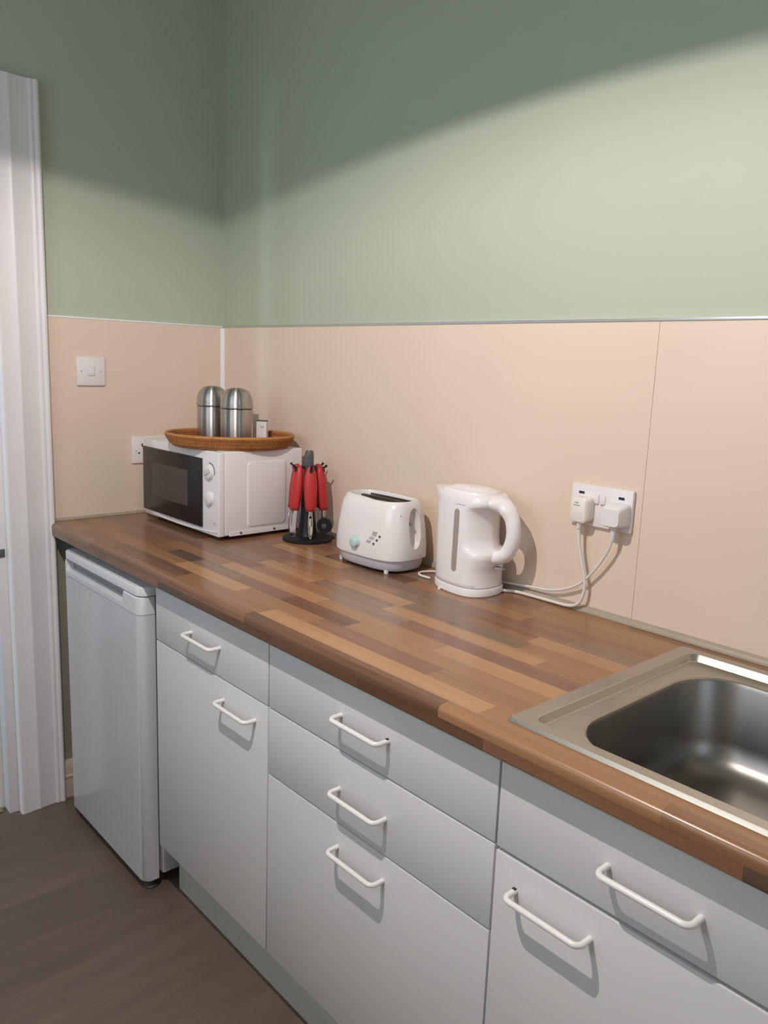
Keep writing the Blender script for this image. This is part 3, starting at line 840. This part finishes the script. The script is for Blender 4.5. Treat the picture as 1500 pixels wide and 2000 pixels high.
for v in (-.016, .016):
    obj('bread_slot', B(-.072, .072, v - .009, v + .009, .1583, .1590), 'slot_dark', TO)
for v in (-.029, -.0035, .0035, .029):
    obj('slot_wall', B(-.074, .074, v - .0012, v + .0012, .1585, .1735), 'slot_metal', TO)
def surf_b(z, u=0.0):
    for k in range(len(prof)-1):
        if prof[k][2] <= z <= prof[k+1][2]:
            t = (z - prof[k][2])/(prof[k+1][2] - prof[k][2]); a_, b_, _, p_ = [q0*(1-t) + q1*t for q0, q1 in zip(prof[k], prof[k+1])]
            return b_*max(0.01, 1 - abs(u/a_)**p_)**(1/p_)
    return .07
ud, zd = -.006, .068
vb = -surf_b(zd, ud)
g = bmesh.new()
loft(g, [[(ud + r_*math.cos(2*PI*i/28), vb + yy, zd + r_*math.sin(2*PI*i/28)) for i in range(28)] for r_, yy in ((.0155, .004), (.0155, -.002), (.0135, -.004), (.0125, -.012), (.0105, -.0135))])
dl = obj('dial', g, 'teal_dial', TO, 40)
obj('dial_pointer', B(ud - .0155, ud - .010, vb - .0045, vb - .002, zd - .009, zd - .004, .0005), 'switch_grey', dl)
for k, (u, z) in enumerate(((.072, .0935), (.065, .0835), (.056, .0735))):
    v = -surf_b(z, u)
    obj('indicator', cyl((u, v + .002, z), (u, v - .0022, z), .0026, 12), 'print_dark', TO)
    g = bmesh.new()
    for q in range(3 if k == 0 else 2): box(g, u - .026 + .0020*q, u - .011 + .001*q, -surf_b(z, u - .018) - .0006, v + .006, z + .0015 + .0040*q - .002, z + .0040 + .0040*q - .002)
    obj('button_print', g, 'print_grey', TO)
for z in (.146, .132):
    obj('side_mark', cyl((.090, -.0340, z), (.1080 if z > .14 else .1095, -.0370, z), .0023, 10), 'print_grey', TO)

# ------------------------------------------------------------------ kettle
KE = thing('kettle', 'white plastic jug kettle with a vertical water gauge', 'kettle', (1.2290, -0.0790, WT), math.radians(0))
NK = 80; KCU = 0.030
def kring(u0, u1, b, z, p=2.3, pr=None):
    # front half and rear half of the section have their own fullness
    cu = KCU; out = []
    pr = pr or p
    for i in range(NK):
        t = 2*PI*i/NK; c, s_ = math.cos(t), math.sin(t)
        q = pr if c > 0 else p; L_ = (u1 - cu) if c > 0 else (cu - u0)
        out.append((cu + L_*math.copysign(abs(c)**(2/q), c), b*math.copysign(abs(s_)**(2/q), s_), z))
    return out
g = bmesh.new()
loft(g, [kring(-.080, .081, .061, .0), kring(-.0825, .0835, .0635, .0025), kring(-.0830, .0840, .0640, .016), kring(-.0810, .082, .0625, .0195)])
obj('power_base', g, 'kettle_white', KE, 40)
KP = [(.0200, -.0790, .0790, .0600, 2.2), (.0215, -.0815, .0815, .0620, 2.2), (.0300, -.0820, .0805, .0620, 2.2), (.0500, -.0825, .0805, .0615, 2.2), (.066, -.0830, .0830, .0612, 2.3),
      (.086, -.0835, .0900, .0610, 2.8), (.0980, -.0838, .0910, .0608, 2.9), (.1020, -.0840, .0890, .0606, 2.5), (.1055, -.0842, .0820, .0605, 2.0), (.1105, -.0845, .0720, .0603, 1.75), (.130, -.0850, .0680, .0600, 1.70),
      (.165, -.0858, .0670, .0596, 1.70), (.190, -.0862, .0690, .0592, 1.75), (.1975, -.0866, .0760, .0590, 1.95), (.2025, -.0870, .0850, .0588, 2.4), (.2065, -.0874, .0890, .0586, 2.8), (.216, -.0890, .0900, .0580, 2.8), (.2245, -.0915, .0860, .0565, 2.5), (.2295, -.0925, .076, .0540, 2.4)]
g = bmesh.new()
loft(g, [kring(u0, u1, b, z, 2.35, pr) for z, u0, u1, b, pr in KP])
for v in g.verts:            # spout lip
    if v.co.z > .200 and v.co.x < -.045:
        s_ = (v.co.z - .200)/.030; k = max(0, 1 - abs(v.co.y)/.046)
        v.co.x -= .013*s_*k
body = obj('body', g, 'kettle_white', KE, 60)
g = bmesh.new()
loft(g, [kring(-.076, .070, .0480, .2285, 2.3), kring(-.074, .067, .0455, .2335, 2.3), kring(-.054, .052, .0330, .2360, 2.2), kring(-.046, .048, .0260, .2400, 2.2), kring(-.030, .040, .0170, .2420, 2.1)])
obj('lid', g, 'kettle_white', KE, 45)
hp = spline([(.046, 0, .2120), (.078, 0, .2130), (.106, 0, .2030), (.1235, 0, .1790), (.1280, 0, .1480), (.1215, 0, .1190), (.103, 0, .0965), (.056, 0, .0840)], 8)
n = len(hp)
wv = [.046, .038, .0225, .0165, .0160, .0165, .0200, .030]     # half-width across the kettle
wt_ = [.0150, .0165, .0170, .0165, .0160, .0165, .0165, .0160]  # half-thickness
def along(L_, i):
    q = i/8; k = min(int(q), len(L_)-2); t = q - k; t = t*t*(3-2*t); return L_[k]*(1-t) + L_[k+1]*t
g = tube(hp, 1.0, 24, None, False, None, [(along(wt_, i), along(wv, i)) for i in range(n)], (0, 1, 0))
obj('handle', g, 'kettle_white', KE, 60)
g = bmesh.new()
GZ0, GZ1, GU = .052, .196, .0130
pts = []
for i in range(33):
    a = PI*i/32; pts.append((GU + .0078*math.cos(a), GZ1 - .0078 + .0078*math.sin(a)))
for i in range(33):
    a = PI + PI*i/32; pts.append((GU + .0078*math.cos(a), GZ0 + .0078 + .0078*math.sin(a)))
def kb(z, u):
    for k in range(len(KP)-1):
        if KP[k][0] <= z <= KP[k+1][0]:
            t = (z-KP[k][0])/(KP[k+1][0]-KP[k][0]); u0, u1, b, pr = [q0*(1-t) + q1*t for q0, q1 in zip(KP[k][1:], KP[k+1][1:])]
            L_, e_ = (u1 - KCU, pr) if u > KCU else (KCU - u0, 2.35)
            q = min(.999, abs(u - KCU)/L_); return b*(1-q**e_)**(1/e_)
    return .06
# gauge follows the body surface: strips along z
GU2 = lambda z: GU
g = bmesh.new(); rr = []
NZ = 30
for k in range(NZ+1):
    z = GZ0 + (GZ1-GZ0)*k/NZ
    h = .0078
    e0, e1 = z - GZ0, GZ1 - z
    e = min(e0, e1)
    if e < h: h = math.sqrt(max(1e-6, h*h - (h-e)**2))
    rr.append([(GU - h, -kb(z, GU-h) - .0008, z), (GU, -kb(z, GU) - .0012, z), (GU + h, -kb(z, GU+h) - .0008, z), (GU + h, -kb(z, GU+h) + .002, z), (GU - h, -kb(z, GU-h) + .002, z)])
loft(g, rr); obj('water_gauge', g, 'water_gauge', KE, 40)
g = bmesh.new(); 
loft(g, [[(.010 + .030*k/8 - .002, -kb(.205, .010 + .030*k/8) - .0006, .2055), (.010 + .030*k/8 - .002, -kb(.205, .010 + .030*k/8) + .001, .2055), (.010 + .030*k/8 - .002, -kb(.205, .010 + .030*k/8) + .001, .2065), (.010 + .030*k/8 - .002, -kb(.205, .010 + .030*k/8) - .0006, .2065)] for k in range(9)])
obj('gauge_mark', g, 'print_grey', KE)
obj('switch', B(.082, .106, -.0085, .0085, .0640, .0700, .002), 'switch_grey', KE)
obj('base_foot', cyl((-.048, -.048, 0), (-.048, -.0560, .0), .0035, 8) if False else lathe([(.004, -.0), (.004, .004)], 10, None, -.030, -.0590), 'kettle_white', KE)

# ------------------------------------------------------------------ switch plate and sockets
sw = thing('light_switch', 'square white light switch plate on the cream left-hand panel', 'light switch', (0, -.4585, 1.318))
obj('plate', B(0.0002, .0085, -.5015, -.4155, 1.318, 1.404, .0022), 'socket_white', sw, world=True)
rk = obj('rocker', B(.0080, .0115, -.4680, -.4490, 1.348, 1.374, .0012), 'socket_white', sw, world=True)
obj('rocker_frame', B(.0078, .0090, -.4700, -.4470, 1.346, 1.376, .0005), 'toaster_grey', sw, world=True)
for y in (-.4885, -.4285): obj('screw', cyl((.0080, y, 1.361), (.0093, y, 1.361), .0030, 12), 'silver_trim', sw, world=True)
s1 = thing('wall_socket', 'white wall socket half hidden behind the microwave', 'socket', (0, -.2600, 1.073))
obj('plate', B(.0002, .0085, -.3335, -.1875, 1.073, 1.159, .0022), 'socket_white', s1, world=True)
for yc in (-.300, -.224):
    obj('pin_slot', B(.0080, .0089, yc - .0022, yc + .0022, 1.126, 1.136), 'chip_black', s1, world=True)
    for d in (-.011, .011): obj('pin_slot', B(.0080, .0089, yc + d - .0032, yc + d + .0032, 1.1035, 1.1080), 'chip_black', s1, world=True)
obj('screw', cyl((.0080, -.3210, 1.113), (.0090, -.3210, 1.113), .0024, 10), 'print_grey', s1, world=True)
obj('rocker', B(.0080, .0110, -.2715, -.2600, 1.124, 1.143, .001), 'socket_white', s1, world=True)
s2 = thing('wall_socket', 'white double socket with two USB ports on the cream panel right of the kettle', 'socket', (1.5235, 0, 1.098))
obj('plate', B(1.4505, 1.5965, -.0098, -.0002, 1.098, 1.184, .0022), 'socket_white', s2, world=True)
for x in (1.4755, 1.5705):
    u = obj('usb_port', B(x - .0068, x + .0068, -.0102, -.0092, 1.1630, 1.1685), 'chip_black', s2, world=True)
    obj('usb_tongue', B(x - .0056, x + .0056, -.0104, -.0100, 1.1634, 1.1648), 'grey_plastic', s2, world=True)
for x in (1.5135, 1.5285):
    obj('rocker', B(x - .0055, x + .0055, -.0130, -.0090, 1.147, 1.167, .0012), 'socket_white', s2, world=True)
    obj('rocker_mark', B(x - .0045, x + .0045, -.0110, -.0094, 1.1448, 1.1468), 'print_grey', s2, world=True)
obj('pin_slot', B(1.5875, 1.5895, -.0102, -.0094, 1.130, 1.136), 'chip_black', s2, world=True)

def plug(root, xc, zc, material, cool):
    g = bmesh.new()
    def pr(w0, w1, h0, h1, y, r=.008): return [(p[0], y, p[1]) for p in rrect(xc - w0, xc + w1, zc - h0, zc + h1, r, 0)]
    if not cool:
        loft(g, [pr(.0235, .0235, .024, .025, -.0099), pr(.0240, .0240, .0245, .0255, -.016), pr(.0225, .0225, .027, .0250, -.026), pr(.0195, .0195, .0285, .0240, -.034), pr(.0165, .0165, .0260, .0210, -.0365)])
    else:
        loft(g, [pr(.0250, .0250, .023, .023, -.0099), pr(.0255, .0255, .0235, .0235, -.018), pr(.0240, .0240, .024, .0220, -.024), pr(.0225, .0225, .0235, .0180, -.040), pr(.0200, .0200, .0210, .0130, -.046)])
    obj('plug_body', g, material, root, 40, world=True)
p1 = thing('plug_and_cord', 'cream plug with printed label in left socket, cord dropping to the kettle', 'plug', (1.486, -.012, 1.104))
plug(p1, 1.4860, 1.1340, 'plug_white', False)
obj('cord_grip', cyl((1.486, -.026, 1.108), (1.486, -.026, 1.092), .0060, 14, .0042), 'cord_white', p1, 60, world=True)
g = bmesh.new()
box(g, 1.4790, 1.4880, -.0374, -.0360, 1.1465, 1.1488); box(g, 1.4755, 1.4915, -.0374, -.0360, 1.1415, 1.1432)
obj('plug_print', g, 'print_grey', p1, world=True)
obj('cord', tube(spline([(1.486, -.026, 1.090), (1.490, -.025, 1.055), (1.500, -.023, 1.015), (1.508, -.021, .980), (1.506, -.020, .950), (1.494, -.019, .928), (1.470, -.018, .918), (1.430, -.018, .9165), (1.380, -.0185, .9160), (1.330, -.021, .9155), (1.305, -.035, .9150), (1.292, -.050, .915)], 8), .0036, 10), 'cord_white', p1, 60, world=True)
p2 = thing('plug_and_cord', 'white chunky plug in right socket, thin cord looping left behind the kettle', 'plug', (1.5690, -.012, 1.110))
plug(p2, 1.5690, 1.1340, 'plug_cool', True)
obj('cord_grip', tube(spline([(1.569, -.028, 1.113), (1.569, -.028, 1.096), (1.5675, -.027, 1.080)], 4), .0055, 12, None, False, [.0065 - .0003*i for i in range(9)]), 'plug_cool', p2, 60, world=True)
obj('cord', tube(spline([(1.5677, -.027, 1.082), (1.558, -.024, 1.056), (1.530, -.020, 1.012), (1.498, -.017, .976), (1.460, -.015, .953), (1.415, -.014, .939), (1.365, -.013, .934), (1.310, -.011, .928), (1.255, -.008, .922),(1.200, -.0068, .9195), (1.140, -.010, .9165),
                           (1.105, -.030, .9140), (1.082, -.058, .9140), (1.079, -.085, .9140), (1.098, -.100, .9140), (1.1305, -.099, .9140)], 8), .0030, 10), 'cord_white', p2, 60, world=True)

# ------------------------------------------------------------------ pendant lamp over the floor (above the frame)
pl = thing('pendant_lamp', 'pendant lamp with a wide opaque shade hanging above the kitchen floor', 'lamp', (LAMP.x, LAMP.y, LAMP.z - .06))
RS = 0.26
rim_z = LAMP.z - 0.186*RS
obj('shade', lathe([(RS, rim_z), (RS + .003, rim_z), (RS*.80, rim_z + .12), (RS*.35, rim_z + .20), (.03, rim_z + .22), (.03, rim_z + .214), (RS*.34, rim_z + .194), (RS*.79, rim_z + .116), (RS - .002, rim_z + .002)], 64, None, LAMP.x, LAMP.y, False, False), 'lamp_shade_inner', pl, 60, world=True)
obj('flex', cyl((LAMP.x, LAMP.y, rim_z + .21), (LAMP.x, LAMP.y, CEIL), .004, 10), 'cord_white', pl, world=True)
obj('ceiling_rose', lathe([(.045, CEIL), (.045, CEIL - .012), (.015, CEIL - .03)], 24, None, LAMP.x, LAMP.y), 'white_paint', pl, world=True)
obj('lamp_holder', cyl((LAMP.x, LAMP.y, LAMP.z + .022), (LAMP.x, LAMP.y, rim_z + .215), .016, 16), 'white_paint', pl, world=True)
ld = bpy.data.lights.new('pendant_bulb', 'SPOT')     # reflector bulb facing straight down, cut off by the shade
ld.spot_size = PI; ld.spot_blend = 0.37
ld.energy = 52.0; ld.color = (1.0, 0.905, 0.845); ld.shadow_soft_size = 0.006
lo = bpy.data.objects.new('pendant_bulb', ld); COL.objects.link(lo); lo.location = LAMP
